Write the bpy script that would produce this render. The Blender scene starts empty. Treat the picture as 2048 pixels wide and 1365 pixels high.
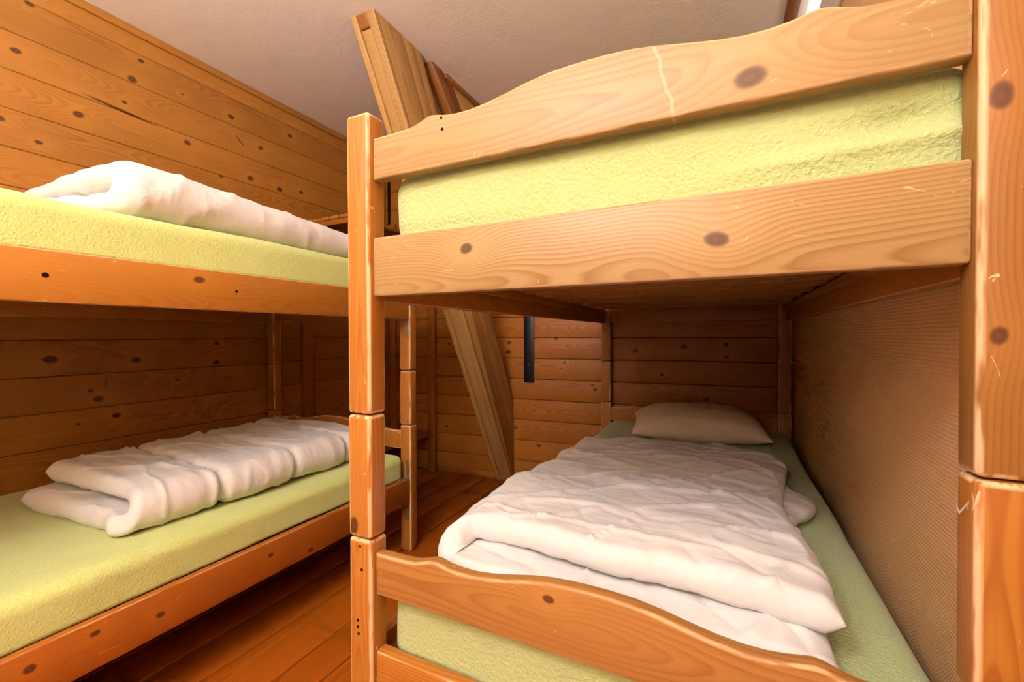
import bpy, bmesh, math, random
from mathutils import Vector, Matrix, noise
random.seed(7)
scene = bpy.context.scene
COL = scene.collection
R = math.radians

# ------------------------------------------------------------------ camera
CAM_H = 1.027
FPX, YAW, PITCH, ROLL = 872.56, 26.143, -0.74, -0.171
cam_data = bpy.data.cameras.new('camera')
cam_data.sensor_width = 36.0
cam_data.sensor_fit = 'HORIZONTAL'
cam_data.lens = FPX / 2048 * 36.0
cam_data.clip_start = 0.02
cam = bpy.data.objects.new('camera', cam_data)
COL.objects.link(cam)
_y, _p, _r = R(YAW), R(PITCH), R(ROLL)
fw = Vector((-math.sin(_y) * math.cos(_p), math.cos(_y) * math.cos(_p), math.sin(_p)))
rt = Vector((math.cos(_y), math.sin(_y), 0))
up = rt.cross(fw)
rt2 = rt * math.cos(_r) + up * math.sin(_r)
up2 = -rt * math.sin(_r) + up * math.cos(_r)
M = Matrix(((rt2.x, up2.x, -fw.x, 0), (rt2.y, up2.y, -fw.y, 0), (rt2.z, up2.z, -fw.z, CAM_H), (0, 0, 0, 1)))
cam.matrix_world = M
scene.camera = cam

# ------------------------------------------------------------------ world, light, exposure
world = bpy.data.worlds.new('world')
scene.world = world
world.use_nodes = True
world.node_tree.nodes['Background'].inputs[0].default_value = (0.05, 0.05, 0.06, 1)
world.node_tree.nodes['Background'].inputs[1].default_value = 1.0
scene.view_settings.view_transform = 'Standard'
scene.view_settings.look = 'None'
scene.view_settings.exposure = -0.58
scene.view_settings.gamma = 1.0
scene.view_settings.use_curve_mapping = False
scene.cycles.max_bounces = 6
scene.cycles.diffuse_bounces = 4
scene.cycles.use_light_tree = False
scene.cycles.use_adaptive_sampling = True
scene.cycles.adaptive_threshold = 0.10
scene.cycles.adaptive_min_samples = 20
scene.cycles.caustics_reflective = False
scene.cycles.caustics_refractive = False
LAMP_POS = (-0.60, -0.72, 2.20)       # globe of the pendant lamp above and behind the camera
LAMP_R = 0.12
LAMP_E = 125.0
UP_POS = (-0.50, -1.15, 1.45)          # bowl of the added uplighter, unseen behind the camera
UP_W = 235.0
LAMP_COL = (0.88, 0.97, 1.10)

# ------------------------------------------------------------------ room measures
XL, XR, ZC = -2.39, 0.335, 2.413        # left wall, right wall, ceiling
YF = -1.55                              # wall behind the camera
YW, SW = 2.8712, 0.0788                 # far wall: y = YW + SW * x (it is not square to the beds)
def wall_y(x): return YW + SW * x


def lin(r, g, b):
    f = lambda c: ((c / 255 + 0.055) / 1.055) ** 2.4 if c / 255 > 0.04045 else c / 255 / 12.92
    return (f(r), f(g), f(b), 1)


# ------------------------------------------------------------------ node helpers
class NT:
    def __init__(self, name):
        self.mat = bpy.data.materials.new(name)
        self.mat.use_nodes = True
        self.t = self.mat.node_tree
        self.t.nodes.clear()
        self.out = self.t.nodes.new('ShaderNodeOutputMaterial')
        self.b = self.t.nodes.new('ShaderNodeBsdfPrincipled')
        self.t.links.new(self.b.outputs[0], self.out.inputs[0])

    def put(self, sock, v):
        if isinstance(v, bpy.types.NodeSocket):
            self.t.links.new(v, sock)
        elif v is not None:
            if sock.type == 'RGBA' and len(v) == 3:
                v = (*v, 1)
            sock.default_value = v

    def m(self, op, a, b=None, c=None, clamp=False):
        n = self.t.nodes.new('ShaderNodeMath')
        n.operation = op
        n.use_clamp = clamp
        for i, v in enumerate((a, b, c)):
            if v is not None:
                self.put(n.inputs[i], v)
        return n.outputs[0]

    def vm(self, op, a, b=None):
        n = self.t.nodes.new('ShaderNodeVectorMath')
        n.operation = op
        self.put(n.inputs[0], a)
        if b is not None:
            self.put(n.inputs[1], b)
        return n.outputs['Value'] if op in ('DISTANCE', 'LENGTH', 'DOT_PRODUCT') else n.outputs[0]

    def sep(self, v):
        n = self.t.nodes.new('ShaderNodeSeparateXYZ')
        self.put(n.inputs[0], v)
        return n.outputs

    def comb(self, x, y, z):
        n = self.t.nodes.new('ShaderNodeCombineXYZ')
        for i, v in enumerate((x, y, z)):
            self.put(n.inputs[i], v)
        return n.outputs[0]

    def noise(self, v, scale=1.0, detail=2.0, rough=0.5, dist=0.0):
        n = self.t.nodes.new('ShaderNodeTexNoise')
        self.put(n.inputs['Vector'], v)
        n.inputs['Scale'].default_value = scale
        n.inputs['Detail'].default_value = detail
        n.inputs['Roughness'].default_value = rough
        n.inputs['Distortion'].default_value = dist
        return n.outputs['Fac']

    def vor(self, v, scale=1.0, feature='F1', dim='3D'):
        n = self.t.nodes.new('ShaderNodeTexVoronoi')
        n.voronoi_dimensions = dim
        n.feature = feature
        self.put(n.inputs['Vector'], v)
        n.inputs['Scale'].default_value = scale
        return n.outputs

    def ramp(self, fac, stops, interp='LINEAR'):
        n = self.t.nodes.new('ShaderNodeValToRGB')
        n.color_ramp.interpolation = interp
        e = n.color_ramp.elements
        while len(e) < len(stops):
            e.new(0.5)
        for el, (pos, col) in zip(e, stops):
            el.position = pos
            el.color = col if len(col) == 4 else (*col, 1)
        self.put(n.inputs[0], fac)
        return n.outputs[0]

    def rng(self, v, a, b, c=0.0, d=1.0, smooth=True):
        n = self.t.nodes.new('ShaderNodeMapRange')
        n.interpolation_type = 'SMOOTHSTEP' if smooth else 'LINEAR'
        for i, x in enumerate((v, a, b, c, d)):
            self.put(n.inputs[i], x)
        return n.outputs[0]

    def mix(self, fac, a, b, mode='MIX'):
        n = self.t.nodes.new('ShaderNodeMix')
        n.data_type = 'RGBA'
        n.blend_type = mode
        self.put(n.inputs[0], fac)
        self.put(n.inputs[6], a)
        self.put(n.inputs[7], b)
        return n.outputs[2]

    def attr(self, name):
        n = self.t.nodes.new('ShaderNodeAttribute')
        n.attribute_name = name
        return n.outputs

    def bump(self, h, dist, strength=1.0):
        n = self.t.nodes.new('ShaderNodeBump')
        n.inputs['Strength'].default_value = strength
        n.inputs['Distance'].default_value = dist
        self.put(n.inputs['Height'], h)
        self.put(self.b.inputs['Normal'], n.outputs[0])
        return n.outputs[0]

    def base(self, c, rough=0.5, spec=0.5):
        self.put(self.b.inputs['Base Color'], c)
        self.put(self.b.inputs['Roughness'], rough)
        self.b.inputs['Specular IOR Level'].default_value = spec


def wood(name, light, mid, dark, knots=(), world_axes=None, rand_knots=0.0, freq=150.0, rough=0.46,
         wear=0.0, spread=0.16, contrast=1.0, spec=0.4, cathedral=0.10, warp=0.05, kamp=0.016, grime=0.0, streak=None):
    """Pine: rings cut through a wandering pith, fibres, knots that push the rings aside, worn edges."""
    light, mid = [tuple(c * 0.78 for c in q[:3]) + (1,) for q in (light, mid)]
    n = NT(name)
    gc = n.attr('gc')['Vector']
    oi = n.t.nodes.new('ShaderNodeObjectInfo')
    rnd = oi.outputs['Random']
    P = n.vm('ADD', gc, n.comb(n.m('MULTIPLY', rnd, 53.0), n.m('MULTIPLY', rnd, 31.0), n.m('MULTIPLY', rnd, 17.0)))
    u, v, w = n.sep(gc)
    # knot field
    field = None
    if knots:
        if world_axes:
            geo = n.t.nodes.new('ShaderNodeNewGeometry')
            s = n.sep(geo.outputs['Position'])
            kp = n.comb(n.m('MULTIPLY', s[world_axes[0]], 0.72), s[world_axes[1]], 0.0)
        else:
            kp = n.comb(n.m('MULTIPLY', u, 0.72), v, 0.0)
        wob = n.vm('SCALE', n.vm('SUBTRACT', n.comb(n.noise(P, 22.0, 0), n.noise(P, 17.0, 0), 0.5), (0.5, 0.5, 0.5)))
        wob.node.inputs['Scale'].default_value = 0.008
        kp = n.vm('ADD', kp, wob)
        for kn in knots:
            ku, kv, kr = kn[:3]
            if len(kn) > 3:      # long bark pocket: (.., stretch along the grain, slant)
                dv_ = n.vm('SUBTRACT', kp, (ku * 0.72, kv, 0.0))
                sx_, sy_, _ = n.sep(dv_)
                sy_ = n.m('SUBTRACT', sy_, n.m('MULTIPLY', sx_, kn[4]))
                d = n.m('MULTIPLY', n.vm('LENGTH', n.comb(n.m('MULTIPLY', sx_, 1.0 / kn[3]), sy_, 0.0)), 1.0 / kr)
            else:
                d = n.m('MULTIPLY', n.vm('DISTANCE', kp, (ku * 0.72, kv, 0.0)), 1.0 / kr)
            field = d if field is None else n.m('MINIMUM', field, d)
    if rand_knots > 0:
        q = n.comb(n.m('MULTIPLY', n.m('ADD', u, n.m('MULTIPLY', rnd, 91.0)), 3.4), n.m('ADD', n.m('MULTIPLY', v, 6.0), n.m('MULTIPLY', rnd, 37.0)), 0.0)
        vo = n.vor(q, 1.0, 'F1', '2D')
        cs = n.sep(vo['Color'])
        sel = n.m('GREATER_THAN', cs[0], 1.0 - rand_knots)
        rad = n.m('ADD', 0.014, n.m('MULTIPLY', cs[1], 0.030))
        d = n.m('DIVIDE', vo['Distance'], rad)
        d = n.m('ADD', d, n.m('MULTIPLY', n.m('SUBTRACT', 1.0, sel), 60.0))
        field = d if field is None else n.m('MINIMUM', field, d)
    # ring coordinate
    slow = n.m('SUBTRACT', n.noise(n.vm('MULTIPLY', P, (1.5, 7.0, 7.0)), 1.0, 1.0), 0.5)
    slow2 = n.m('SUBTRACT', n.noise(n.vm('MULTIPLY', n.vm('ADD', P, (5, 3, 1)), (1.9, 0.4, 0.4)), 1.0, 1.0), 0.5)
    fine = n.m('SUBTRACT', n.noise(n.vm('MULTIPLY', P, (5.0, 40.0, 40.0)), 1.0, 1.0), 0.5)
    pv = n.m('ADD', n.m('ADD', v, n.m('MULTIPLY', n.m('SUBTRACT', rnd, 0.5), 0.10)), n.m('MULTIPLY', slow, warp))
    pw = n.m('ADD', n.m('ADD', w, 0.045), n.m('MULTIPLY', slow2, cathedral))
    r = n.m('SQRT', n.m('ADD', n.m('MULTIPLY', pv, pv), n.m('MULTIPLY', pw, pw)))
    r = n.m('ADD', r, n.m('MULTIPLY', fine, 0.0035))
    halo = None
    if field is not None:
        halo = n.m('EXPONENT', n.m('MULTIPLY', n.m('MULTIPLY', field, field), -0.085))
        r = n.m('ADD', r, n.m('MULTIPLY', halo, kamp))
    ph = n.m('FRACT', n.m('MULTIPLY', r, freq))
    late = n.ramp(ph, [(0.0, (0, 0, 0)), (0.35, (0.08, 0.08, 0.08)), (0.86, (1, 1, 1)), (1.0, (0, 0, 0))])
    late = n.sep(late)[0]
    lamt = n.rng(slow2, -0.2, 0.22, 0.35 * contrast, 0.9 * contrast)
    col = n.mix(n.m('MULTIPLY', late, lamt), light, mid)
    fib = n.noise(n.vm('MULTIPLY', P, (3.0, 220.0, 220.0)), 1.0, 1.0)
    col = n.mix(n.m('MULTIPLY', n.rng(fib, 0.35, 0.75), 0.16), col, mid)
    tone = n.m('ADD', n.m('ADD', slow, 0.5), n.m('MULTIPLY', fine, 0.6))
    hsv = n.t.nodes.new('ShaderNodeHueSaturation')
    n.put(hsv.inputs['Color'], col)
    n.put(hsv.inputs['Value'], n.m('ADD', n.m('ADD', 1.0 - spread, n.m('MULTIPLY', rnd, spread)), n.m('MULTIPLY', tone, spread * 1.1)))
    col = hsv.outputs[0]
    if field is not None:
        col = n.mix(n.m('MULTIPLY', halo, 0.45), col, tuple(min(1, c * 1.18) for c in light[:3]) + (1,))
        ringk = n.m('MULTIPLY', n.rng(field, 0.6, 1.0, 1.0, 0.0), 0.92)
        core = n.ramp(n.m('MULTIPLY', field, 0.8), [(0.0, mid), (0.35, dark), (0.55, mid), (0.8, dark)])
        core = n.mix(0.75, core, dark)
        col = n.mix(ringk, col, core)
    if streak is not None:      # a pale wavering drip mark across the board
        wv = n.m('MULTIPLY', n.m('SUBTRACT', n.noise(n.comb(0.0, n.m('MULTIPLY', v, 22.0), 3.0), 1.0, 1.0), 0.5), 0.03)
        ds = n.m('ABSOLUTE', n.m('ADD', n.m('SUBTRACT', n.m('ADD', u, n.m('MULTIPLY', v, 0.25)), streak), wv))
        col = n.mix(n.rng(ds, 0.0012, 0.0034, 0.36, 0.0), col, (.62, .46, .30, 1))
    if grime > 0:
        g1 = n.noise(n.vm('MULTIPLY', gc, (5.0, 24.0, 1.0)), 1.0, 4.0, 0.7)
        g2 = n.noise(n.vm('ADD', n.vm('MULTIPLY', P, (2.2, 3.0, 1.0)), (4, 4, 4)), 1.0, 1.0)
        gm = n.m('MULTIPLY', n.rng(g1, 0.52, 0.68), n.rng(g2, 0.42, 0.62))
        col = n.mix(n.m('MULTIPLY', gm, grime), col, dark)
    if wear > 0:
        wa = n.attr('wear')['Fac']
        wn = n.noise(n.vm('MULTIPLY', P, (9.0, 60.0, 60.0)), 1.0, 2.0, 0.65)
        wmask = n.m('MULTIPLY', wa, n.rng(wn, 0.36, 0.56))
        sp = n.noise(n.vm('MULTIPLY', P, (26.0, 60.0, 60.0)), 1.0, 2.0, 0.6, 0.6)
        spm = n.rng(sp, 0.745, 0.78)
        rid = n.m('ABSOLUTE', n.m('SUBTRACT', n.noise(n.vm('MULTIPLY', P, (11.0, 17.0, 17.0)), 1.0, 1.0), 0.5))
        gate = n.rng(sp, 0.62, 0.68)
        scr = n.m('MULTIPLY', n.rng(rid, 0.002, 0.006, 1.0, 0.0), gate)
        wm = n.m('MULTIPLY', n.m('MAXIMUM', n.m('MAXIMUM', wmask, spm), scr), wear)
        col = n.mix(wm, col, (.66, .44, .24, 1))
        rough_s = n.m('ADD', rough, n.m('MULTIPLY', wm, 0.25))
    else:
        rough_s = rough
    n.base(col, rough_s, spec)
    n.bump(fib, 0.0003, 0.5)
    return n.mat


PINE = ((.52, .215, .038, 1), (.34, .115, .016, 1), (.065, .022, .008, 1))
ORANGE = ((.50, .192, .026, 1), (.33, .088, .008, 1), (.060, .018, .006, 1))
PLANKC = ((.52, .185, .022, 1), (.34, .088, .006, 1), (.060, .020, .006, 1))
FLOORC = ((.48, .120, .008, 1), (.26, .050, .003, 1), (.030, .009, .003, 1))

MAT = {}
MAT['bed'] = wood('pine_bed', *ORANGE, rand_knots=0.06, freq=170, wear=1.0, spread=0.14, contrast=0.8, cathedral=0.05, warp=0.018)
MAT['rail'] = wood('pine_rail', (.52, .19, .026, 1), (.38, .110, .010, 1), ORANGE[2], rand_knots=0.12, freq=210, wear=0.7, spread=0.1, contrast=0.6)
MAT['slat'] = wood('pine_slat', *PINE, rand_knots=0.1, freq=160, rough=0.6)
MAT['strut'] = wood('pine_strut', (.60, .34, .115, 1), (.40, .18, .042, 1), PINE[2], rand_knots=0.12, freq=120, cathedral=0.05)
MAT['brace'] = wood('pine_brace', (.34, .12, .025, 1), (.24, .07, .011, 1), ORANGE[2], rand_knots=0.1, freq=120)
MAT['rack'] = wood('pine_rack', (.46, .150, .020, 1), (.32, .085, .008, 1), ORANGE[2], rand_knots=0.1, freq=150)
LK = [(1.02, 2.181, .017), (.837, 1.939, .016), (1.24, 1.985, .015), (1.456, 2.204, .015), (1.557, 1.91, .017), (1.053, 2.279, .012),
      (.992, 2.063, .009), (.74, .936, .019), (1.02, .922, .016), (1.366, .99, .014), (1.364, .891, .014), (.887, .763, .016),
      (.947, .681, .014), (1.737, 1.899, .016), (1.884, 1.927, .014), (1.807, 2.248, .014), (0.70, 2.30, .012), (0.66, 2.10, .014),
      (0.72, 1.78, .010), (1.40, 1.87, .010), (0.62, 1.83, .013), (1.62, 2.10, .013),
      (0.985, 2.022, .008, 14.0, -0.12), (1.50, 2.095, .006, 4.0, -0.9), (0.86, 0.80, .008, 1.0, 0.0)]
MAT['plank_left'] = wood('pine_plank_left', (.50, .205, .034, 1), (.34, .100, .009, 1), PLANKC[2], knots=LK, world_axes=(1, 2), rand_knots=0.08, freq=150, spread=0.22, contrast=0.8, rough=0.42)
BK = [(-1.38, .978, .016), (-1.387, .907, .018), (-1.036, 1.003, .013), (-.978, .845, .010), (-.789, .697, .012), (-.773, .668, .012),
      (-1.159, .264, .015), (-1.888, .344, .013), (-1.863, .969, .012), (-.519, .93, .016), (-.231, .954, .017), (0, .968, .014),
      (0, .894, .014), (-.105, .64, .015), (-1.332, .375, .013), (-1.0, .800, .008), (-.36, .78, .011)]
MAT['plank_back'] = wood('pine_plank_back', *PLANKC, knots=BK, world_axes=(0, 2), rand_knots=0.06, freq=140, spread=0.2, contrast=0.9, rough=0.42)
MAT['floor'] = wood('pine_floor', *FLOORC, rand_knots=0.18, freq=130, spread=0.2, contrast=0.9, rough=0.34, wear=0.0, grime=0.75)
# boards whose knots the photograph shows plainly (u along the board from its middle, v across)
HB = ORANGE[2]
BOARDC = ((.41, .258, .102, 1), (.25, .122, .032, 1), (.055, .020, .008, 1))
MAT['board_top'] = wood('pine_board_top', *BOARDC, knots=[(0.231, -0.022, .019)], freq=140, wear=0.5, spread=0.06, contrast=0.75, cathedral=0.10, warp=0.035, kamp=0.03, streak=0.118)
MAT['board_low'] = wood('pine_board_low', *BOARDC, knots=[(-0.229, 0.017, .012), (0.190, -0.006, .014)], freq=190, wear=0.6, spread=0.06, contrast=0.95, cathedral=0.09, warp=0.03, kamp=0.024)
MAT['board_foot'] = wood('pine_board_foot', (.44, .200, .048, 1), (.29, .100, .016, 1), HB, knots=[(-0.07, 0.040, .009)], freq=120, wear=0.5, spread=0.06, contrast=0.85, cathedral=0.12)
MAT['post_near'] = wood('pine_post_near', (.36, .155, .030, 1), (.24, .076, .010, 1), ORANGE[2], knots=[(0.118, -0.014, .013), (-0.149, -0.014, .010)], freq=170, wear=1.0, spread=0.06, contrast=0.7, cathedral=0.03, warp=0.010, kamp=0.009)
MAT['block_left'] = wood('pine_block', *ORANGE, knots=[(-0.105, -0.016, .016)], freq=150, wear=1.0, spread=0.06, contrast=0.7, cathedral=0.04, warp=0.015)
MAT['rail_up'] = wood('pine_rail_upper', (.52, .205, .026, 1), (.38, .118, .010, 1), HB, knots=[(0.105, 0.026, .012)], freq=210, wear=0.8, spread=0.06, contrast=0.55)
MAT['rail_lo'] = wood('pine_rail_lower', (.46, .135, .014, 1), (.31, .072, .006, 1), HB, knots=[(-.241, .018, .011), (-.13, .028, .009), (0.0, -.004, .010), (.312, .012, .008), (.464, -.037, .010)], freq=170, wear=0.6, spread=0.06, contrast=0.6)


def fabric(name, c1, c2, bump_scale, bump_d, rough=0.95, sheen=0.25, crease=0.0):
    n = NT(name)
    tc = n.t.nodes.new('ShaderNodeTexCoord')
    P = tc.outputs['Object']
    big = n.noise(P, 5.0, 3.0)
    fine = n.noise(P, bump_scale, 2.0, 0.5, 0.0)
    col = n.mix(n.m('ADD', n.m('MULTIPLY', big, 0.5), n.m('MULTIPLY', fine, 0.5)), c1, c2)
    n.base(col, rough, 0.1)
    n.b.inputs['Sheen Weight'].default_value = sheen
    n.b.inputs['Sheen Roughness'].default_value = 0.6
    if crease:
        w = n.noise(n.vm('MULTIPLY', P, (7.0, 17.0, 11.0)), 1.0, 2.0, 0.5)
        fine = n.m('SUBTRACT', 1.0, n.m('MULTIPLY', n.m('ABSOLUTE', n.m('SUBTRACT', w, 0.5)), 5.0), clamp=True)
        bump_d = crease
    n.bump(fine, bump_d, 0.8)
    return n.mat


GREEN = (lin(182, 194, 102), lin(206, 215, 144))
MAT['fleece'] = fabric('green_fleece', lin(158, 170, 100), lin(182, 192, 138), 150.0, 0.005)
MAT['jersey'] = fabric('green_jersey', *GREEN, 180.0, 0.0022)
MAT['duvet'] = fabric('white_cotton', lin(212, 209, 206), lin(226, 224, 222), 60.0, 0.0012, 0.85, 0.1, 0.0016)
MAT['pillow'] = fabric('cream_cotton', lin(224, 200, 172), lin(234, 214, 190), 70.0, 0.001, 0.9, 0.1, 0.002)


def plaster(name, c, scale=40.0, d=0.002, ribs=False):
    n = NT(name)
    tc = n.t.nodes.new('ShaderNodeTexCoord')
    P = tc.outputs['Object']
    a = n.noise(P, 2.2, 3.0)
    h = n.noise(P, scale, 4.0, 0.6)
    col = n.mix(n.m('MULTIPLY', a, 0.35), c, [x * 0.86 for x in c[:3]] + [1])
    if ribs:
        z = n.sep(P)[2]
        rib = n.m('SINE', n.m('ADD', n.m('MULTIPLY', z, 2 * math.pi / 0.0075), n.m('MULTIPLY', n.noise(P, 30.0, 2.0), 3.0)))
        sp = n.rng(n.noise(P, 190.0, 2.0), 0.60, 0.72)
        col = n.mix(n.m('MULTIPLY', sp, 0.35), col, lin(150, 110, 70))
        h = n.m('ADD', n.m('MULTIPLY', rib, 0.25), h)
    n.base(col, 0.9, 0.2)
    n.bump(h, d, 0.6)
    return n.mat


MAT['ceiling'] = plaster('cream_ceiling_paint', lin(240, 221, 204), 60.0, 0.0015)
MAT['rib'] = plaster('ribbed_wall_covering', lin(228, 178, 124), 160.0, 0.0022, True)
MAT['plaster'] = plaster('cream_plaster', lin(228, 212, 192), 60.0, 0.0015)
MAT['back'] = plaster('dark_backing', lin(70, 34, 14), 60.0, 0.001)


def flat(name, c, rough=0.5, metal=0.0, spec=0.5, bump=0.0):
    n = NT(name)
    tc = n.t.nodes.new('ShaderNodeTexCoord')
    a = n.noise(tc.outputs['Object'], 60.0, 3.0)
    n.base(n.mix(a, c, [x * 0.8 for x in c[:3]] + [1]), rough, spec)
    n.b.inputs['Metallic'].default_value = metal
    if bump:
        n.bump(a, bump)
    return n.mat


MAT['steel'] = flat('galvanised_steel', lin(190, 184, 160), 0.38, 0.85)
MAT['navy'] = flat('dark_navy_lacquer', lin(14, 18, 30), 0.30, 0.0)
MAT['hole'] = flat('drilled_hole', lin(30, 14, 6), 0.9, 0.0, 0.1)
MAT['tape'] = flat('white_tape', lin(235, 228, 220), 0.7)
MAT['white_metal'] = flat('white_enamel', lin(235, 230, 222), 0.5)


def emis(name, c, s):
    n = NT(name)
    n.base(c, 0.6)
    n.put(n.b.inputs['Emission Color'], c)
    n.b.inputs['Emission Strength'].default_value = s
    return n.mat


MAT['diffuser'] = emis('opal_globe', (*LAMP_COL, 1), LAMP_E)
MAT['tube'] = emis('glowing_tube_cover', (1, 0.98, 0.95, 1), 1.6)

# ------------------------------------------------------------------ object helpers


def tag(o, label=None, cat=None, group=None, kind=None):
    if label: o['label'] = label
    if cat: o['category'] = cat
    if group: o['group'] = group
    if kind: o['kind'] = kind
    return o


def empty(name, loc=(0, 0, 0), parent=None):
    o = bpy.data.objects.new(name, None)
    o.empty_display_size = 0.1
    COL.objects.link(o)
    o.location = loc
    o.parent = parent
    return o


def link(name, me, parent=None, loc=(0, 0, 0)):
    o = bpy.data.objects.new(name, me)
    COL.objects.link(o)
    o.location = loc
    o.parent = parent
    return o


AX = {'x': (0, 2, 1), 'y': (1, 2, 0), 'z': (2, 0, 1)}


def finish(bm, name, mat, grain=None, wear_fn=None, smooth=40, gc_fn=None):
    bmesh.ops.recalc_face_normals(bm, faces=bm.faces)
    me = bpy.data.meshes.new(name)
    bm.to_mesh(me)
    bm.free()
    if grain or gc_fn:
        a = me.attributes.new('gc', 'FLOAT_VECTOR', 'POINT')
        for i, vtx in enumerate(me.vertices):
            c = vtx.co
            a.data[i].vector = gc_fn(c) if gc_fn else tuple(c[k] for k in AX[grain])
    if wear_fn:
        a = me.attributes.new('wear', 'FLOAT', 'POINT')
        for i, vtx in enumerate(me.vertices):
            a.data[i].value = wear_fn(vtx.co)
    for p in me.polygons:
        p.use_smooth = True
    me.set_sharp_from_angle(angle=R(smooth))
    me.materials.append(mat)
    return me


_box = {}


def box_mesh(dims, grain, mat, bev=0.003, seg=2):
    key = (tuple(round(d, 5) for d in dims), grain, mat.name, bev, seg)
    if key in _box:
        return _box[key]
    bm = bmesh.new()
    bmesh.ops.create_cube(bm, size=1.0)
    for v in bm.verts:
        v.co = Vector([v.co[i] * dims[i] for i in range(3)])
    if bev > 0:
        bmesh.ops.bevel(bm, geom=list(bm.edges), offset=bev, segments=seg, profile=0.5, affect='EDGES', clamp_overlap=True)
    h = [d / 2 for d in dims]

    def wf(c):
        s = sorted(h[i] - abs(c[i]) for i in range(3))
        return 1.0 if s[1] < bev * 0.75 else 0.0
    me = finish(bm, 'piece', mat, grain, wf, 30 if seg < 2 else 60)
    _box[key] = me
    return me


def box(name, lo, hi, grain, mat, parent=None, bev=0.003, seg=2):
    """A board given by its two corners in the parent's space, its origin in its middle."""
    c = [(a + b) / 2 for a, b in zip(lo, hi)]
    d = [abs(b - a) for a, b in zip(lo, hi)]
    return link(name, box_mesh(d, grain, mat, bev, seg), parent, c)


def prism_mesh(pts, t, mat, plane='xz', grain_dir=None, bev=0.0, seg=2):
    """Outline pts (a, b) extruded by t, centred on the third axis. plane 'xz' -> extruded along y, 'yz' -> along x."""
    bm = bmesh.new()
    mk = (lambda a, b, c: Vector((a, c, b))) if plane == 'xz' else (lambda a, b, c: Vector((c, a, b)))
    f = [bm.verts.new(mk(a, b, -t / 2)) for a, b in pts]
    g = [bm.verts.new(mk(a, b, t / 2)) for a, b in pts]
    n = len(pts)
    bm.faces.new(f)
    bm.faces.new(list(reversed(g)))
    rim = []
    for i in range(n):
        bm.faces.new((f[(i + 1) % n], f[i], g[i], g[(i + 1) % n]))
    bmesh.ops.recalc_face_normals(bm, faces=bm.faces)
    if bev > 0:
        big = [fc for fc in bm.faces if len(fc.verts) == n]
        es = list({e for fc in big for e in fc.edges})
        bmesh.ops.bevel(bm, geom=es, offset=bev, segments=seg, profile=0.5, affect='EDGES')
    ci = 1 if plane == 'xz' else 0
    wf = lambda c: 1.0 if (t / 2 - abs(c[ci])) < bev * 0.9 and (t / 2 - abs(c[ci])) > bev * 0.05 else 0.0
    if grain_dir:
        d = Vector(grain_dir).normalized()
        other = Vector((0, -d.z, d.y)) if plane == 'yz' else Vector((-d.z, 0, d.x))
        thick = Vector((1, 0, 0)) if plane == 'yz' else Vector((0, 1, 0))
        gf = lambda c: (c.dot(d), c.dot(other), c.dot(thick))
        return finish(bm, 'piece', mat, None, wf, 40, gf)
    return finish(bm, 'piece', mat, 'x' if plane == 'xz' else 'y', wf, 40)


# ------------------------------------------------------------------ setting
def structure(name, lo, hi, mat, bev=0.0):
    o = box(name, lo, hi, 'y', mat, None, bev)
    o['kind'] = 'structure'
    return o


floor = structure('floor', (XL - .1, YF - .1, -0.12), (XR + .1, 3.05, -0.024), MAT['back'])
ceiling = structure('ceiling', (XL - .1, YF - .1, ZC), (XR + .1, 3.05, ZC + 0.1), MAT['ceiling'])
wall_left = structure('wall_left', (XL - .12, YF - .1, -0.024), (XL - 0.024, 3.05, ZC), MAT['back'])
wall_right = structure('wall_right', (XR, YF - .1, -0.024), (XR + .12, 3.05, ZC), MAT['rib'])

# far wall backing (a slab set a little askew)
ang = math.atan(SW)
wall_back = empty('wall_back', (0, YW, 0))
wall_back.rotation_euler = (0, 0, ang)
wall_back['kind'] = 'structure'
box('backing', (XL - .1, 0.024, -0.024), (XR + .08, 0.12, ZC), 'x', MAT['back'], wall_back, 0)


def plank_mesh(length, width, mat, axis, bulge=0.004, thick=0.022, gap=0.0018, cham=0.004):
    """A matchboard: slightly rounded face, chamfered long edges. Face looks along +X (axis y) or -Y (axis x)."""
    hw = width / 2 - gap / 2
    prof = [(-hw, -thick), (-hw, -cham - bulge)]
    for i in range(9):
        a = -hw + cham + (2 * hw - 2 * cham) * i / 8
        q = a / hw
        prof.append((a, -bulge * q * q))
    prof += [(hw, -cham - bulge), (hw, -thick)]
    bm = bmesh.new()
    mk = (lambda s, a, o: Vector((o, s, a))) if axis == 'y' else (lambda s, a, o: Vector((s, -o, a)))
    e0 = [bm.verts.new(mk(-length / 2, a, o)) for a, o in prof]
    e1 = [bm.verts.new(mk(length / 2, a, o)) for a, o in prof]
    n = len(prof)
    bm.faces.new(e0)
    bm.faces.new(e1)
    for i in range(n):
        bm.faces.new((e0[i], e0[(i + 1) % n], e1[(i + 1) % n], e1[i]))
    return finish(bm, 'plank', mat, axis, None, 30)


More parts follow.
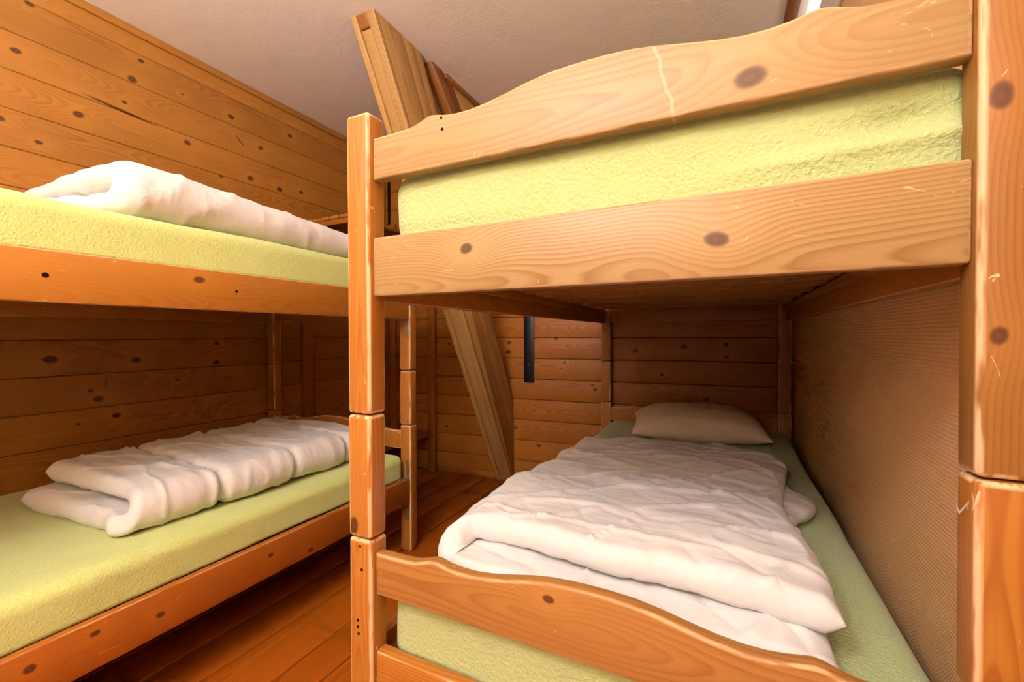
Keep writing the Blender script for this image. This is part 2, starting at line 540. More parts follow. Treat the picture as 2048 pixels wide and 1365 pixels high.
PITCH_W = 0.1437
for k in range(17):
    z0 = 0.008 + (k - 0) * PITCH_W
    z1 = min(z0 + PITCH_W, ZC - 0.002)
    if k == 0:
        me_l = plank_mesh(wall_y(XL) - YF - 0.02, PITCH_W, MAT['plank_left'], 'y', bulge=0.0022, gap=0.0012, cham=0.0026)
        me_b = plank_mesh(XR - XL - 0.004, PITCH_W, MAT['plank_back'], 'x', bulge=0.0045)
    if z1 - z0 < PITCH_W - 0.001:
        me_l = plank_mesh(wall_y(XL) - YF - 0.02, z1 - z0, MAT['plank_left'], 'y', bulge=0.0022, gap=0.0012, cham=0.0026)
        me_b = plank_mesh(XR - XL - 0.004, z1 - z0, MAT['plank_back'], 'x', bulge=0.0045)
    if True:
        link('plank', me_l, wall_left, Vector((XL, (wall_y(XL) + YF) / 2 - 0.01, (z0 + z1) / 2)) - wall_left.location)
        link('plank', me_b, wall_back, ((XL + XR) / 2, 0, (z0 + z1) / 2 - 0.004))
# top strips
zt = 0.008 + 16 * PITCH_W

base = box('baseboard_back', (-1.96, -0.014, 0.0), (-0.70, 0.002, 0.048), 'x', MAT['rack'], None, 0.003)
base.matrix_world = wall_back.matrix_basis @ Matrix.Translation((-1.33, -0.006, 0.024))
base['kind'] = 'structure'
t1 = box('trim_1', (XL, YF + .01, ZC - 0.034), (XL + 0.014, wall_y(XL) - 0.01, ZC), 'y', MAT['plank_left'], None, 0.004)
t1['kind'] = 'structure'
t2 = box('trim_2', (0.222, 1.30, ZC - 0.02), (0.272, 2.86, ZC), 'y', MAT['brace'], None, 0.004)
t2['kind'] = 'structure'
t3 = box('trim_3', (XR - 0.012, 0.2, 2.10), (XR, 2.86, 2.285), 'y', MAT['plaster'], None, 0.002)
t3['kind'] = 'structure'
t4 = box('trim_4', (XL + 0.004, 0, 0), (XL + 0.062, 0.022, 1.9), 'z', MAT['rack'], None, 0.003)
t4.location = (XL + 0.035, wall_y(XL + 0.03) - 0.017, 0.95)
t4.rotation_euler = (0, 0, ang)
t4['kind'] = 'structure'

# floor boards
x = XL - 0.01
edges = [x]
fixed = [-2.23, -2.07, -1.90, -1.725, -1.56, -1.40, -1.212, -1.08, -0.93, -0.76, -0.60, -0.43, -0.27, -0.12, 0.05, 0.2, XR + 0.02]
prev = x
for e in fixed:
    wdt = e - prev
    cx = (e + prev) / 2
    bm_me = box_mesh((wdt - 0.004, 3.05 - YF, 0.024), 'y', MAT['floor'], 0.004, 2)
    link('floorboard', bm_me, floor, Vector((cx, (3.05 + YF) / 2, -0.012)) - floor.location)
    prev = e

# wall behind the camera
structure('wall_front', (XL - .1, YF - .12, -0.024), (XR + .1, YF, ZC), MAT['plaster'])

# pendant lamp above and behind the camera
lamp = empty('pendant_lamp', (LAMP_POS[0], LAMP_POS[1], ZC))
tag(lamp, 'round opal globe lamp hanging from the ceiling above the gap between the bunks', 'lamp')


def lathe(prof, mat, seg=40):
    bm = bmesh.new()
    rings = []
    for r_, z in prof:
        rings.append([bm.verts.new((r_ * math.cos(2 * math.pi * i / seg), r_ * math.sin(2 * math.pi * i / seg), z)) for i in range(seg)])
    for a, b in zip(rings, rings[1:]):
        for i in range(seg):
            bm.faces.new((a[i], a[(i + 1) % seg], b[(i + 1) % seg], b[i]))
    bm.faces.new(rings[0])
    bm.faces.new(rings[-1])
    return finish(bm, 'lathe', mat, None, None, 40)


zg = LAMP_POS[2] - ZC
link('ceiling_rose', lathe([(0.05, -0.001), (0.052, -0.02), (0.02, -0.03)], MAT['white_metal'], 24), lamp)
link('lamp_rod', lathe([(0.006, -0.03), (0.006, zg + LAMP_R - .005)], MAT['white_metal'], 12), lamp)
link('globe', lathe([(LAMP_R * math.sin(math.pi * k / 14), zg + LAMP_R * math.cos(math.pi * k / 14)) for k in range(1, 14)], MAT['diffuser'], 28), lamp)

# uplighter added out of view behind the camera, as fill to brighten the ceiling
upl = empty('added_uplighter', (UP_POS[0], UP_POS[1], 0))
tag(upl, 'added uplighter with white bowl, unseen behind the camera, brightening the ceiling', 'lamp')
link('lamp_foot', lathe([(0.13, 0.0), (0.13, 0.018), (0.02, 0.030)], MAT['white_metal'], 32), upl)
link('lamp_pole', lathe([(0.012, 0.02), (0.012, UP_POS[2] - 0.085)], MAT['white_metal'], 16), upl)
link('bowl', lathe([(0.012, UP_POS[2] - 0.09), (0.09, UP_POS[2] - 0.07), (0.15, UP_POS[2] - 0.03), (0.175, UP_POS[2]), (0.168, UP_POS[2]), (0.14, UP_POS[2] - 0.025), (0.08, UP_POS[2] - 0.05)], MAT['white_metal'], 40), upl)
ll = bpy.data.lights.new('ceiling_fill_light', 'AREA')
ll.shape = 'DISK'
ll.size = 0.24
ll.energy = UP_W
ll.color = LAMP_COL
llo = bpy.data.objects.new('ceiling_fill_light', ll)
COL.objects.link(llo)
llo.parent = upl
llo.location = (0, 0, UP_POS[2] - 0.012)
llo.rotation_euler = (R(180), 0, 0)

# strip light in the corner of ceiling and right wall
sl = empty('strip_light', (XR, 2.0, ZC))
tag(sl, 'bright white strip light in the corner of ceiling and right wall', 'strip light')
box('housing', (-0.010, -0.66, -0.105), (-0.0005, 0.66, -0.004), 'y', MAT['white_metal'], sl, 0.002)
box('tube_cover', (-0.033, -0.65, -0.100), (-0.010, 0.65, -0.008), 'y', MAT['tube'], sl, 0.008, 3)

# ------------------------------------------------------------------ bunk beds
WD, LN = 1.04, 2.1355          # outer width, outer length
PX, PY = 0.062, 0.050          # post section
UP = 0.868                     # upper unit sits this much higher


def end_profile(bottom, half):
    """Wavy end board: level ends, a small ear, a dip and a shallow crest in the middle."""
    key = [(0.0, 0.123), (0.03, 0.1228), (0.07, 0.1205), (0.11, 0.1145), (0.15, 0.106), (0.19, 0.0985), (0.225, 0.0945), (0.255, 0.0945),
           (0.28, 0.0975), (0.298, 0.1015), (0.310, 0.1035), (0.322, 0.1015), (0.336, 0.0965), (0.355, 0.091), (0.38, 0.0885), (0.42, 0.0875), (half, 0.087)]
    right = [(u, bottom + h) for u, h in key]
    pts = [(half, bottom)] + list(reversed(right)) + [(-u, z) for u, z in right[1:]] + [(-half, bottom)]
    return pts


def add_post(bed, x0, y0, z0, z1, mat, j=(0, 0)):
    return box('post', (x0 + j[0], y0 + j[1], z0), (x0 + PX + j[0], y0 + PY + j[1], z1), 'z', mat, bed, 0.008, 3)


def bracket_mesh(flip):
    """Steel angle: one leg along the rail, one up (or down) the post, with screw heads."""
    bm = bmesh.new()

    def bxx(lo, hi):
        r = bmesh.ops.create_cube(bm, size=1.0)
        for v in r['verts']:
            v.co = Vector([(lo[i] + hi[i]) / 2 + v.co[i] * (hi[i] - lo[i]) for i in range(3)])
    s = flip
    bxx((-.009, -.075, 0 if s > 0 else -.003), (.009, 0, .003 if s > 0 else 0))
    bxx((-.009, -.003, 0 if s > 0 else -.085), (.009, 0, .085 if s > 0 else 0))
    for zz in (.022, .048, .072):
        r = bmesh.ops.create_cone(bm, segments=10, radius1=.0035, radius2=.0025, depth=.002, cap_ends=True, matrix=Matrix.Translation((0, -.004, zz * s)) @ Matrix.Rotation(R(90), 4, 'X'))
    for yy in (-.025, -.055):
        bmesh.ops.create_cone(bm, segments=10, radius1=.0035, radius2=.0025, depth=.002, cap_ends=True, matrix=Matrix.Translation((0, yy, .004 * s)))
    return finish(bm, 'bracket', MAT['steel'], None, None, 30)


BR_UP, BR_DN = bracket_mesh(1), bracket_mesh(-1)
slat_me = None


def hole(parent, loc, r=0.004, axis='y'):
    bm = bmesh.new()
    rot = {'y': Matrix.Rotation(R(90), 4, 'X'), 'x': Matrix.Rotation(R(90), 4, 'Y')}[axis]
    bmesh.ops.create_cone(bm, segments=14, radius1=r, radius2=r, depth=0.0012, cap_ends=True, matrix=rot)
    return link('screw_hole', finish(bm, 'hole', MAT['hole'], None, None, 30), parent, loc)


def make_bed(loc, label, hero):
    bed = empty('bunk_bed', loc)
    tag(bed, label, 'bunk bed')
    posts = {}
    for ix, x0 in enumerate((0, WD - PX)):
        for iy, y0 in enumerate((0, LN - PY)):
            m_low = MAT['bed']
            posts[ix, iy, 0] = add_post(bed, x0, y0, 0.0, 0.599, MAT['bed'])
            jj = (random.uniform(-.001, .001), random.uniform(-.001, .001))
            mb = MAT['block_left'] if hero and ix == 0 and iy == 0 else MAT['bed']
            b = box('spacer_block', (x0 + jj[0], y0 + jj[1], 0.602), (x0 + PX + jj[0], y0 + PY + jj[1], 0.860), 'z', mb, bed, 0.008, 3)
            mu = MAT['post_near'] if hero and ix == 1 and iy == 0 else MAT['bed']
            posts[ix, iy, 1] = add_post(bed, x0, y0, 0.863, 1.489, mu)
    cx, half = WD / 2, (WD - 2 * PX) / 2
    for k in (0, 1):
        zb = k * UP
        for iy in (0, 1):
            yc = 0.013 + 0.014 if iy == 0 else LN - 0.027
            mt = {(0, 1): MAT['board_top'], (0, 0): MAT['board_foot']}.get((iy, k), MAT['bed']) if hero else MAT['bed']
            ml = {(0, 1): MAT['board_low']}.get((iy, k), MAT['bed']) if hero else MAT['bed']
            pts = [(u, z - 0.055) for u, z in end_profile(0, half)]
            me = prism_mesh(pts, 0.028, mt, 'xz', None, 0.006, 3)
            o = link('end_board', me, bed, (cx, yc, zb + 0.482 + 0.055))
            hz = 0.0615
            box('end_rail', (PX, yc - .014, zb + 0.241), (WD - PX, yc + .014, zb + 0.363), 'x', ml, bed, 0.004, 2)
            if iy == 0 and hero and k == 1:
                hole(o, (-0.285, -0.0141, 0.036), 0.0025)
                hole(o, (-0.283, -0.0141, 0.014), 0.003)
        for ix in (0, 1):
            x0 = 0.003 if ix == 0 else WD - 0.028
            mr = MAT['rail']
            if not hero and ix == 1:
                mr = MAT['rail_up'] if k else MAT['rail_lo']
            rail = box('side_rail', (x0, PY, zb + 0.235), (x0 + .025, LN - PY, zb + 0.352), 'y', mr, bed, 0.004, 2)
            sx = 1 if ix == 0 else -1
            # ledger that carries the slats
            lx = x0 + .025 if ix == 0 else x0 - .018
            box('ledger', (lx, PY + .03, zb + 0.290), (lx + .018, LN - PY - .03, zb + 0.314), 'y', MAT['slat'], bed, 0.002, 1)
            for iy in ((0, 1) if not hero else ()):
                yy = LN - PY if iy else PY
                br = link('bracket', BR_UP if k == 0 else BR_DN, rail, Vector((x0 + 0.0125, yy, zb + (0.352 if k == 0 else 0.235))) - rail.location)
                if iy == 0:
                    br.rotation_euler = (0, 0, R(180))
                if k == 0:
                    br2 = link('bracket', BR_DN, rail, Vector((x0 + 0.0125, yy, zb + 0.235)) - rail.location)
                    if iy == 0:
                        br2.rotation_euler = (0, 0, R(180))
        ns = 24
        for i in range(ns):
            yy = 0.09 + (LN - 0.18) * (i + 0.5) / ns
            jx = random.uniform(-.007, .007)
            sm = box_mesh((0.955, 0.060, 0.018), 'x', MAT['slat'], 0.002, 1)
            so = link('slat', sm, bed, (cx + jx, yy, zb + 0.3175 + 0.009 + random.uniform(0, .003)))
            so.rotation_euler = (R(random.uniform(1.5, 4.5)), 0, R(random.uniform(-.3, .3)))
    if not hero:
        for o in bed.children:
            if o.name.startswith('side_rail') and o.location.x > 0.5:
                if o.location.z > 0.8:
                    hole(o, (0.0125, -.207, .001), 0.006, 'x')
                    hole(o, (0.0125, .21, .002), 0.004, 'x')
    else:
        p = posts[0, 0, 0]
        for q, r_ in (((0.002, 0.285), .0028), ((0.006, 0.236), .0032), ((-.006, 0.126), .0032), ((-.006, 0.112), .0035), ((-.004, 0.098), .0030)):
            hole(p, (q[0], -PY / 2 - .0002, q[1]), r_)
        # a shred of white tape stuck to the near post
        bm = bmesh.new()
        pr = [(0, 0, 0), (.003, -.002, .012), (-.004, -.006, .004), (-.010, -.009, -.003), (-.012, -.008, .004)]
        vs = [bm.verts.new(Vector(c) + Vector((0, 0, dz))) for c in pr for dz in (0, .004)]
        for i in range(len(pr) - 1):
            bm.faces.new((vs[2 * i], vs[2 * i + 1], vs[2 * i + 3], vs[2 * i + 2]))
        bmesh.ops.solidify(bm, geom=list(bm.faces), thickness=0.0006)
        blk = [c for c in bed.children if c.name.startswith('spacer_block') and c.location.x > .5 and c.location.y < .5][0]
        ts = link('tape_scrap', finish(bm, 'tape', MAT['tape'], None, None, 30), blk, (-PX / 2 - .0005, -.006, .088))
        ts['label'] = 'white shred of tape'
    return bed


BX, BY = -0.722, 0.677
right_bed = make_bed((BX, BY, 0), 'pine bunk bed in the foreground with wavy end boards and worn posts', True)
LX, LY = XL + 0.010, 1.635 + PY - LN
left_bed = make_bed((-1.3397 - WD, LY, 0), 'pine bunk bed along the plank wall with long scratched side rails', False)


# ------------------------------------------------------------------ soft things
def rounded_box(dims, rad, n, mat, disp=None, seed=0):
    hx, hy, hz = [d / 2 for d in dims]
    bm = bmesh.new()

    def samples(h, cnt):
        core = [-h + rad + (2 * h - 2 * rad) * i / cnt for i in range(cnt + 1)]
        k = 4
        a = [-h + rad * i / k for i in range(k)]
        return a + core + [-t for t in reversed(a)]
    sx, sy, sz = samples(hx, n[0]), samples(hy, n[1]), samples(hz, n[2])

    def grid(us, vs, mk):
        g = [[bm.verts.new(mk(a, b)) for b in vs] for a in us]
        for i in range(len(us) - 1):
            for j in range(len(vs) - 1):
                bm.faces.new((g[i][j], g[i + 1][j], g[i + 1][j + 1], g[i][j + 1]))
    for s in (-1, 1):
        grid(sx, sy, lambda a, b: (a, b, s * hz))
        grid(sx, sz, lambda a, b: (a, s * hy, b))
        grid(sy, sz, lambda a, b: (s * hx, a, b))
    bmesh.ops.remove_doubles(bm, verts=bm.verts, dist=1e-5)
    for v in bm.verts:
        c = v.co
        rz = rad if c.z >= 0 else 0.010
        inner = Vector((max(-hx + rad, min(hx - rad, c.x)), max(-hy + rad, min(hy - rad, c.y)), max(-hz + rz, min(hz - rz, c.z))))
        d = c - inner
        d.z *= rad / rz
        if d.length > 1e-6:
            nrm = d.normalized()
            off = nrm * rad
            off.z *= rz / rad
            c2 = inner + off
        else:
            nrm, c2 = Vector((0, 0, 1)), c
        q = noise.noise(c2 * 3.0 + Vector((seed, seed * 2, 0))) * 0.006 + noise.noise(c2 * 9.0 + Vector((seed, 0, seed))) * 0.002
        c2 = c2 + nrm * q
        if disp:
            c2 = disp(c2, nrm)
        v.co = c2
    return finish(bm, 'mattress', mat, None, None, 180)


def mattress(lo, hi, mat, label, rad=0.045, disp=None, seed=0, n=(24, 50, 6)):
    c = [(a + b) / 2 for a, b in zip(lo, hi)]
    d = [b - a for a, b in zip(lo, hi)]
    o = link('mattress', rounded_box(d, rad, n, mat, disp, seed), None, c)
    tag(o, label, 'mattress', 'green sheeted mattresses on the bunks')
    return o


def dent(c, nrm):
    # gathered sheet at the corner by the near post
    if c.y < -0.85:
        fx = math.exp(-((c.x - 0.385) / 0.05) ** 2)
        fz = math.exp(-((c.z - 0.01) / 0.020) ** 2)
        c = c + Vector((0, 0.016 * fx * fz, 0))
        ridge = math.exp(-((c.z + 0.022 - 0.06 * (c.x - 0.33)) / 0.013) ** 2) / (1 + math.exp(-(c.x - 0.22) / 0.05))
        c = c + Vector((0, -0.009 * ridge, 0))
        low = math.exp(-((c.z + 0.055) / 0.012) ** 2)
        c = c + Vector((0, 0.012 * low / (1 + math.exp((c.x + 0.15) / 0.06)) * 0.6, 0))
    return c


mattress((-0.652, 0.724, 1.211), (0.290, 2.76, 1.378), MAT['fleece'], 'green fleece covered mattress on the upper level of the foreground bunk', 0.052, dent, 3, (90, 40, 18))
mattress((-0.655, 0.722, 0.343), (0.302, 2.79, 0.492), MAT['fleece'], 'green mattress under the pillow on the foreground lower bunk', 0.045, None, 5, (40, 60, 10))
mattress((-2.335, LY + .05, 1.211), (-1.371, 1.625, 1.346), MAT['jersey'], 'green mattress high up beside the left plank wall', 0.035, None, 8, (24, 60, 8))
mattress((-2.335, LY + .05, 0.343), (-1.371, 1.625, 0.462), MAT['jersey'], 'green mattress on the lower bunk beside the left plank wall', 0.035, None, 11, (24, 60, 8))


def puffy(name, mid, thick, nu, nv, mat, wr=None):
    """A stuffed sheet: two skins either side of mid(s, t), closed along the rim."""
    P = [[mid(ease(i / nu), ease(j / nv)) for j in range(nv + 1)] for i in range(nu + 1)]
    bm = bmesh.new()
    top, bot = [], []
    for i in range(nu + 1):
        rt_, rb_ = [], []
        for j in range(nv + 1):
            du = P[min(i + 1, nu)][j] - P[max(i - 1, 0)][j]
            dv = P[i][min(j + 1, nv)] - P[i][max(j - 1, 0)]
            nn = du.cross(dv).normalized()
            s, t = ease(i / nu), ease(j / nv)
            rim = i in (0, nu) or j in (0, nv)
            h = thick(s, t) / 2
            if rim:
                v = bm.verts.new(P[i][j])
                rt_.append(v)
                rb_.append(v)
            else:
                a = wr(s, t, 1, P[i][j]) if wr else 0
                b = wr(s, t, -1, P[i][j]) if wr else 0
                rt_.append(bm.verts.new(P[i][j] + nn * (h + a)))
                rb_.append(bm.verts.new(P[i][j] - nn * (h + b)))
        top.append(rt_)
        bot.append(rb_)
    for i in range(nu):
        for j in range(nv):
            bm.faces.new((top[i][j], top[i + 1][j], top[i + 1][j + 1], top[i][j + 1]))
            f = (bot[i][j], bot[i][j + 1], bot[i + 1][j + 1], bot[i + 1][j])
            if len(set(f)) == 4 and not all(a is b for a, b in zip(f, (top[i][j], top[i][j + 1], top[i + 1][j + 1], top[i + 1][j]))):
                bm.faces.new(f)
    me = finish(bm, name, mat, None, None, 180)
    return me


def fold_path(L1, L2, rf, z0, side):
    """Folded cross-section: lower layer out from the loose edge, round the fold, back above. Returns f(s)->(a, z)
    with a measured from the fold line towards the loose edges (a >= 0)."""
    arc = math.pi * rf
    tot = L1 + arc + L2

    def f(s):
        d = s * tot
        if d < L1:
            return (L1 - d, z0)
        if d < L1 + arc:
            th = (d - L1) / rf
            return (-rf * math.sin(th), z0 + rf - rf * math.cos(th))
        return (d - L1 - arc, z0 + 2 * rf)
    return f


def edge_taper(q, w, p=0.5):
    q = min(1.0, max(0.0, q / w))
    return math.sqrt(max(0.0, 1 - (1 - q) ** 2))


def ease(k):
    return 0.35 * k + 0.65 * (0.5 - 0.5 * math.cos(math.pi * k))


def nz(x, y, z, sc):
    return noise.noise(Vector((x * sc, y * sc, z * sc)))


# --- duvet on the foreground lower bunk: folded once, fold towards the aisle
def duvet_right():
    L1, L2, rf, zt_ = 0.675, 0.69, 0.034, 0.523
    fp = fold_path(L1, L2, rf, zt_, 1)
    arc = math.pi * rf
    tot = L1 + arc + L2

    def mid(s, t):
        a, z = fp(s)
        topl = max(0.0, min(1.0, (s * tot - L1) / arc))
        x = -0.522 + a
        y0 = 0.765 + 0.07 * topl - 0.02 * (x + 0.555)
        if topl > 0.9:
            y0 += 0.03 * math.exp(-((a - 0.05) / 0.12) ** 2) + 0.012 * nz(x, 0.0, 0.7, 7.0)
        y1 = 2.06 - 0.04 * topl - 0.18 * max(0, a - 0.5) - 0.12 * math.exp(-(a / 0.16) ** 2)
        y = y0 + (y1 - y0) * t
        # the loose corner of the under layer pokes out towards the wall
        if topl < 0.5 and a > 0.5:
            x += 0.095 * math.exp(-((y - 1.52) / 0.12) ** 2) * (a - 0.5) / 0.20
        # upper layer draws in and out on the wall side
        if topl > 0.5 and a > 0.4:
            x += (-0.035 * math.exp(-((y - 1.32) / 0.22) ** 2) + 0.03 * math.exp(-((y - 1.85) / 0.2) ** 2)) * (a - 0.4) / 0.33
        flat_ = 1.0 - 0.50 * max(0, min(1, (y - 1.05) / 0.9))
        z = zt_ + (z - zt_) * flat_ - 0.008 * (1 - flat_)
        z += 0.014 * topl * nz(x, y, 0.3, 4.0) - 0.016 * topl * max(0, (a - 0.55)) / 0.2
        return Vector((x, y, z))

    def thick(s, t):
        d = s * tot
        e = edge_taper(d, 0.05) * edge_taper(tot - d, 0.05)
        f_ = edge_taper(t * 1.25, 0.028) * edge_taper((1 - t) * 1.25, 0.06)
        return 0.064 * e * f_ * (1 - 0.45 * t)

    def wr(s, t, sd, p):
        q = 0.0
        d = s * tot
        topl = d > L1 + arc * 0.5
        if sd < 0 or not topl:
            w1 = noise.noise(Vector((p.x * 2.2 + 3, p.y * 9 + p.x * 2.5, 1.5)))
            w2 = noise.noise(Vector((p.x * 4.0, p.y * 26 + p.x * 9.0, 4.5)))
            w3 = 1 - abs(noise.noise(Vector((p.x * 2.6 + p.y * 2.0, p.y * 6.0 - p.x * 4.0, 8.0)))) * 2.4
            w4 = 1 - abs(noise.noise(Vector((p.x * 3.4 - p.y * 3.0, p.y * 8.0 + p.x * 6.0, 2.0)))) * 2.4
            w5 = 1 - abs(noise.noise(Vector((p.x * 1.3 + 4, p.y * 5.5 + p.x * 1.6, 6.0)))) * 2.2
            q = 0.0080 * w1 + 0.0016 * w2 + 0.009 * max(0, w3) ** 9 - 0.005 * max(0, w4) ** 10 + 0.007 * max(0, w5) ** 8
        q += 0.0012 * noise.noise(Vector((p.x * 16, p.y * 16, p.z * 16)))
        q += 0.006 * math.exp(-t / 0.05) * noise.noise(Vector((p.x * 30, p.y * 8, s * 40)))
        q += 0.004 * math.exp(-((d - L1 - arc / 2) / 0.08) ** 2) * noise.noise(Vector((p.y * 22, p.x * 9, p.z * 20)))
        return q * (0.25 + 0.75 * edge_taper(t * 1.25, 0.04))
    me = puffy('duvet', lambda s, t: mid(1 - s, t), lambda s, t: thick(1 - s, t), 180, 150, MAT['duvet'], lambda s, t, sd, p: wr(1 - s, t, sd, p))
    o = link('duvet', me)
    tag(o, 'white duvet folded double on the foreground lower bunk below the pillow', 'duvet', 'folded white duvets')


duvet_right()


def duvet_left_low():
    L1, L2, rf, z0 = 0.66, 0.63, 0.034, 0.497
    fp = fold_path(L1, L2, rf, z0, 1)
    arc = math.pi * rf
    tot = L1 + arc + L2
    QY = (0.86, 1.13, 1.38)

    def mid(s, t):
        a, z = fp(s)
        topl = max(0.0, min(1.0, (s * tot - L1) / arc))
        x = -1.525 - a * (0.80 + 0.22 * t)
        y0 = 0.60 + 0.05 * topl - 0.06 * a - 0.02 * math.exp(-(a / 0.05) ** 2)
        y1 = 1.58 - 0.02 * topl
        y = y0 + (y1 - y0) * t
        z += 0.006 * nz(x, y, 2.0, 5.0) + 0.012 * topl * min(1, a / 0.4) * (1 - t)
        return Vector((x, y, z))

    def thick(s, t):
        d = s * tot
        e = edge_taper(d, 0.03) * edge_taper(tot - d, 0.035)
        f_ = edge_taper(t, 0.025) * edge_taper(1 - t, 0.06)
        return 0.066 * e * f_

    def wr(s, t, sd, p):
        q = 0.006 * noise.noise(Vector((p.x * 3 + 1, p.y * 9 + p.x * 2, 2.5))) + 0.004 * noise.noise(Vector((p.x * 7 + p.y * 5, p.y * 26, 7)))
        w3 = 1 - abs(noise.noise(Vector((p.x * 4 + p.y * 3, p.y * 7.0 - p.x * 4.0, 18.0)))) * 2.4
        q += 0.007 * max(0, w3) ** 8
        wob = 0.014 * noise.noise(Vector((p.x * 8, 3, 3)))
        near = min(abs(p.y + wob - yq) for yq in QY)
        q -= 0.017 * math.exp(-(near / 0.014) ** 2) * (1 if sd < 0 else 0.3)
        q += 0.006 * math.exp(-(near / 0.06) ** 2) * noise.noise(Vector((p.x * 36, p.y * 6, s * 9)))
        q += 0.006 * math.exp(-t / 0.06) * noise.noise(Vector((p.x * 28, p.y * 6, s * 40)))
        q += 0.0025 * noise.noise(Vector((p.x * 15, p.y * 15, p.z * 15)))
        return q * (0.25 + 0.75 * edge_taper(t, 0.04))
    me = puffy('duvet', mid, thick, 160, 150, MAT['duvet'], wr)
    o = link('duvet', me)
    tag(o, 'white quilted duvet folded double on the lower bunk by the plank wall', 'duvet', 'folded white duvets')


duvet_left_low()


def duvet_left_up():
    L1, L2, rf, z0 = 0.62, 0.60, 0.041, 1.384
    fp = fold_path(L1, L2, rf, z0, 1)
    arc = math.pi * rf
    tot = L1 + arc + L2

    def mid(s, t):
        a, z = fp(s)
        topl = max(0.0, min(1.0, (s * tot - L1) / arc))
        x = -1.465 - a
        y0 = 0.555 + 0.015 * topl - 0.07 * (1 - topl) * max(0, min(1, (a - 0.15) / 0.2))
        y1 = 1.57
        y = y0 + (y1 - y0) * t
        z += -0.052 * t * topl + 0.008 * nz(x, y, 5.0, 4.0) + 0.010 * topl * min(1, max(0, a) / 0.15) * (1 - t)
        return Vector((x, y, z))

    def thick(s, t):
        d = s * tot
        e = edge_taper(d, 0.07) * edge_taper(tot - d, 0.08)
        f_ = edge_taper(t, 0.06) * edge_taper(1 - t, 0.08)
        return 0.082 * e * f_ * (1 - 0.25 * t)

    def wr(s, t, sd, p):
        q = 0.004 * noise.noise(Vector((p.x * 3 + 1, p.y * 6 + p.x * 2, 12.5)))
        q += 0.0028 * noise.noise(Vector((p.x * 6 + p.z * 10, p.y * 24 + p.z * 20, 3)))
        w3 = 1 - abs(noise.noise(Vector((p.x * 3 + p.z * 9, p.y * 5.0 - p.z * 7.0, 28.0)))) * 2.4
        q += 0.007 * max(0, w3) ** 8
        q += 0.010 * math.exp(-t / 0.10) * noise.noise(Vector((p.x * 14, p.z * 24, s * 16)))
        q += 0.002 * noise.noise(Vector((p.x * 17, p.y * 17, p.z * 17)))
        return q * (0.25 + 0.75 * edge_taper(t, 0.05))
    me = puffy('duvet', mid, thick, 160, 140, MAT['duvet'], wr)
    o = link('duvet', me)
    tag(o, 'plump white duvet heaped on the upper bunk by the plank wall', 'duvet', 'folded white duvets')


duvet_left_up()


def make_pillow():
    wx, wy = 0.63, 0.37

    def mid(s, t):
        a, b = (s - .5) * 2, (t - .5) * 2
        # sides draw in between the corners
        x = a * wx / 2 * (1 - 0.05 * (1 - b * b) * abs(a))
        y = b * wy / 2 * (1 - 0.07 * (1 - a * a) * abs(b))
        z = -0.010 * (abs(a * b) ** 1.5) - 0.010 * (abs(a) ** 3)
        return Vector((x, y, z))

    def thick(s, t):
        a, b = abs(s - .5) * 2, abs(t - .5) * 2
        return 0.170 * (max(0, 1 - a ** 2.8) ** 0.58) * (max(0, 1 - b ** 2.8) ** 0.55) + 0.004

    def wr(s, t, sd, p):
        a, b = (s - .5) * 2, (t - .5) * 2
        q = 0.004 * noise.noise(Vector((p.x * 14 + p.y * 5, p.y * 5, 1.7 * sd)))
        q += 0.005 * max(0, abs(b) - 0.35) * noise.noise(Vector((p.x * 28, p.y * 3, 3 + sd)))
        q *= max(0, 1 - max(abs(a), abs(b)) ** 6)
        return q
    me = puffy('pillow', mid, thick, 70, 56, MAT['pillow'], wr)
    o = link('pillow', me, None, (-0.140, 2.450, 0.574))
    o.rotation_euler = (R(7), R(0.0), R(8))
    tag(o, 'cream pillow lying at the shaded head of the foreground lower bunk', 'pillow')


make_pillow()

# ------------------------------------------------------------------ leaning timber strut
SX0, SX1 = -1.472, -1.342
YS0, SLOPE = 2.735, 0.5486


def clip_poly(pts, ymax):
    out = []
    for i in range(len(pts)):
        a, b = pts[i], pts[(i + 1) % len(pts)]
        ia, ib = a[0] <= ymax, b[0] <= ymax
        if ia:
            out.append(a)
        if ia != ib:
            k = (ymax - a[0]) / (b[0] - a[0])
            out.append((ymax, a[1] + k * (b[1] - a[1])))
    return out


strut = empty('timber_strut', (SX0, 2.735, 0))
tag(strut, 'boxed pine strut leaning from the floor at the back wall up to the ceiling', 'beam')


def strut_piece(name, xa, xb, ya, yb, mat, z0=0.0, z1=ZC, slope=SLOPE, ystart=YS0, parent=strut, ymax=None):
    ymax = ymax if ymax is not None else wall_y(xa) - 0.001
    pts = [(ystart + ya - slope * z0, z0), (ystart + yb - slope * z0, z0), (ystart + yb - slope * z1, z1), (ystart + ya - slope * z1, z1)]
    pts = clip_poly(pts, ymax)
    cy = sum(p[0] for p in pts) / len(pts)
    cz = sum(p[1] for p in pts) / len(pts)
    me = prism_mesh([(a - cy, b - cz) for a, b in pts], abs(xb - xa), mat, 'yz', (0, -slope, 1), 0.0025, 2)
    o = link(name, me, parent)
    o.location = Vector(((xa + xb) / 2, cy, cz)) - (parent.location if parent else Vector())
    return o


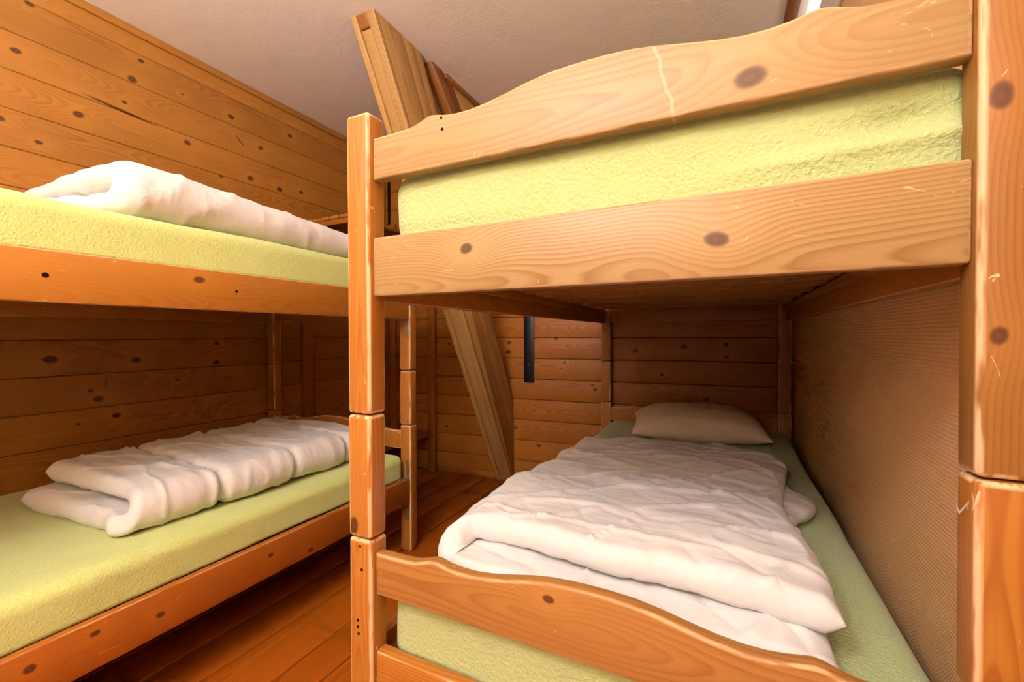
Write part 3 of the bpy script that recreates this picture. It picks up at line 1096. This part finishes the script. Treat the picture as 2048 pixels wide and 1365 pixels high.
wsx = SX1 - SX0
strut_piece('core', SX0 + .004, SX1 - .014, 0.026, 0.33, MAT['strut'])
strut_piece('front_strip', SX0, SX0 + .030, 0.0, 0.026, MAT['strut'])
strut_piece('front_panel', SX0 + .031, SX0 + .086, 0.009, 0.0262, MAT['strut'], 0, ZC - 0.05)
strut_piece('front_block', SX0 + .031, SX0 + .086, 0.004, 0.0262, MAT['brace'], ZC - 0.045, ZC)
strut_piece('front_strip', SX0 + .087, SX1, 0.0, 0.026, MAT['strut'])
strut_piece('side_board', SX1 - .0135, SX1, 0.0265, 0.185, MAT['strut'])
strut_piece('side_board', SX1 - .0135, SX1 - .001, 0.187, 0.268, MAT['strut'])
strut_piece('side_board', SX1 - .0135, SX1 - .004, 0.270, 0.332, MAT['strut'])
mp = strut_piece('metal_strap', SX1 - .003, SX1 + .0005, 0.300, 0.314, MAT['steel'], 1.02, 1.30)

# darker braces behind the strut under the ceiling
brace = empty('ceiling_brace', (SX0, 2.0, 1.4))
tag(brace, 'dark reddish plank brace under the ceiling right behind the leaning strut', 'brace')
for a, b, xo in ((0.0, 0.085, 0.0), (0.087, 0.19, -0.012)):
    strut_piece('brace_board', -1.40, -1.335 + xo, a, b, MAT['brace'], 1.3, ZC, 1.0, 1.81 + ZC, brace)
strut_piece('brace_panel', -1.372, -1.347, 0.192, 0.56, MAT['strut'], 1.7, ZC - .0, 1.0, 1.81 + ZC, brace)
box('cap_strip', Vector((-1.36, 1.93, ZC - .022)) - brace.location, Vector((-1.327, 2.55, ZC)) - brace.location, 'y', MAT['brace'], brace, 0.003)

# ------------------------------------------------------------------ rack against the left wall
rack = empty('slatted_rack', (XL, 1.87, 0))
tag(rack, 'open pine rack with slatted top behind the left bunk in the corner', 'rack')


def rb(name, lo, hi, g, mat=MAT['rack'], bev=0.003):
    return box(name, Vector(lo) - rack.location, Vector(hi) - rack.location, g, mat, rack, bev)


rb('upright', (XL + .0005, 1.868, 0.0), (XL + .034, 1.938, 1.70), 'z')
far_y = wall_y(-2.0)
rb('upright', (-2.028, far_y - .036, 0.0), (-1.966, far_y - .005, 1.70), 'z')
rb('shelf_rail', (XL + .036, 1.872, 1.690), (-1.966, 1.900, 1.722), 'x')
rb('shelf_rail', (XL + .004, far_y - .066, 1.690), (-1.966, far_y - .040, 1.722), 'x')
for i in range(5):
    xa = XL + .045 + i * 0.076
    ya = 1.868 + random.uniform(-.004, .004)
    rb('slat', (xa, ya, 1.7225), (xa + .060, far_y - .042, 1.741), 'y', MAT['slat'], 0.002)
rb('wall_slat', (XL + .001, 1.75, 1.7225), (XL + .030, far_y - .05, 1.752), 'y', MAT['slat'], 0.002)
rb('low_shelf', (XL + .004, 1.95, 0.268), (-2.0, far_y - .040, 0.295), 'y')
rb('shelf_rail', (XL + .004, 1.94, 0.22), (-2.01, 1.968, 0.267), 'x')

# ------------------------------------------------------------------ dark strip on the back wall
ws = empty('wall_strip', (-1.228, wall_y(-1.228), 0.70))
ws.rotation_euler = (0, 0, ang)
tag(ws, 'narrow dark navy strip fixed upright on the plank back wall', 'wall strip')
box('strip', (-.0365, -.012, 0.0), (.0365, 0.001, 0.62), 'z', MAT['navy'], ws, 0.005, 3)
bm = bmesh.new()
bmesh.ops.create_cone(bm, segments=12, radius1=.004, radius2=.003, depth=.002, cap_ends=True, matrix=Matrix.Rotation(R(90), 4, 'X'))
link('screw', finish(bm, 'screw', MAT['steel'], None, None, 30), ws, (-.002, -.0128, .125))
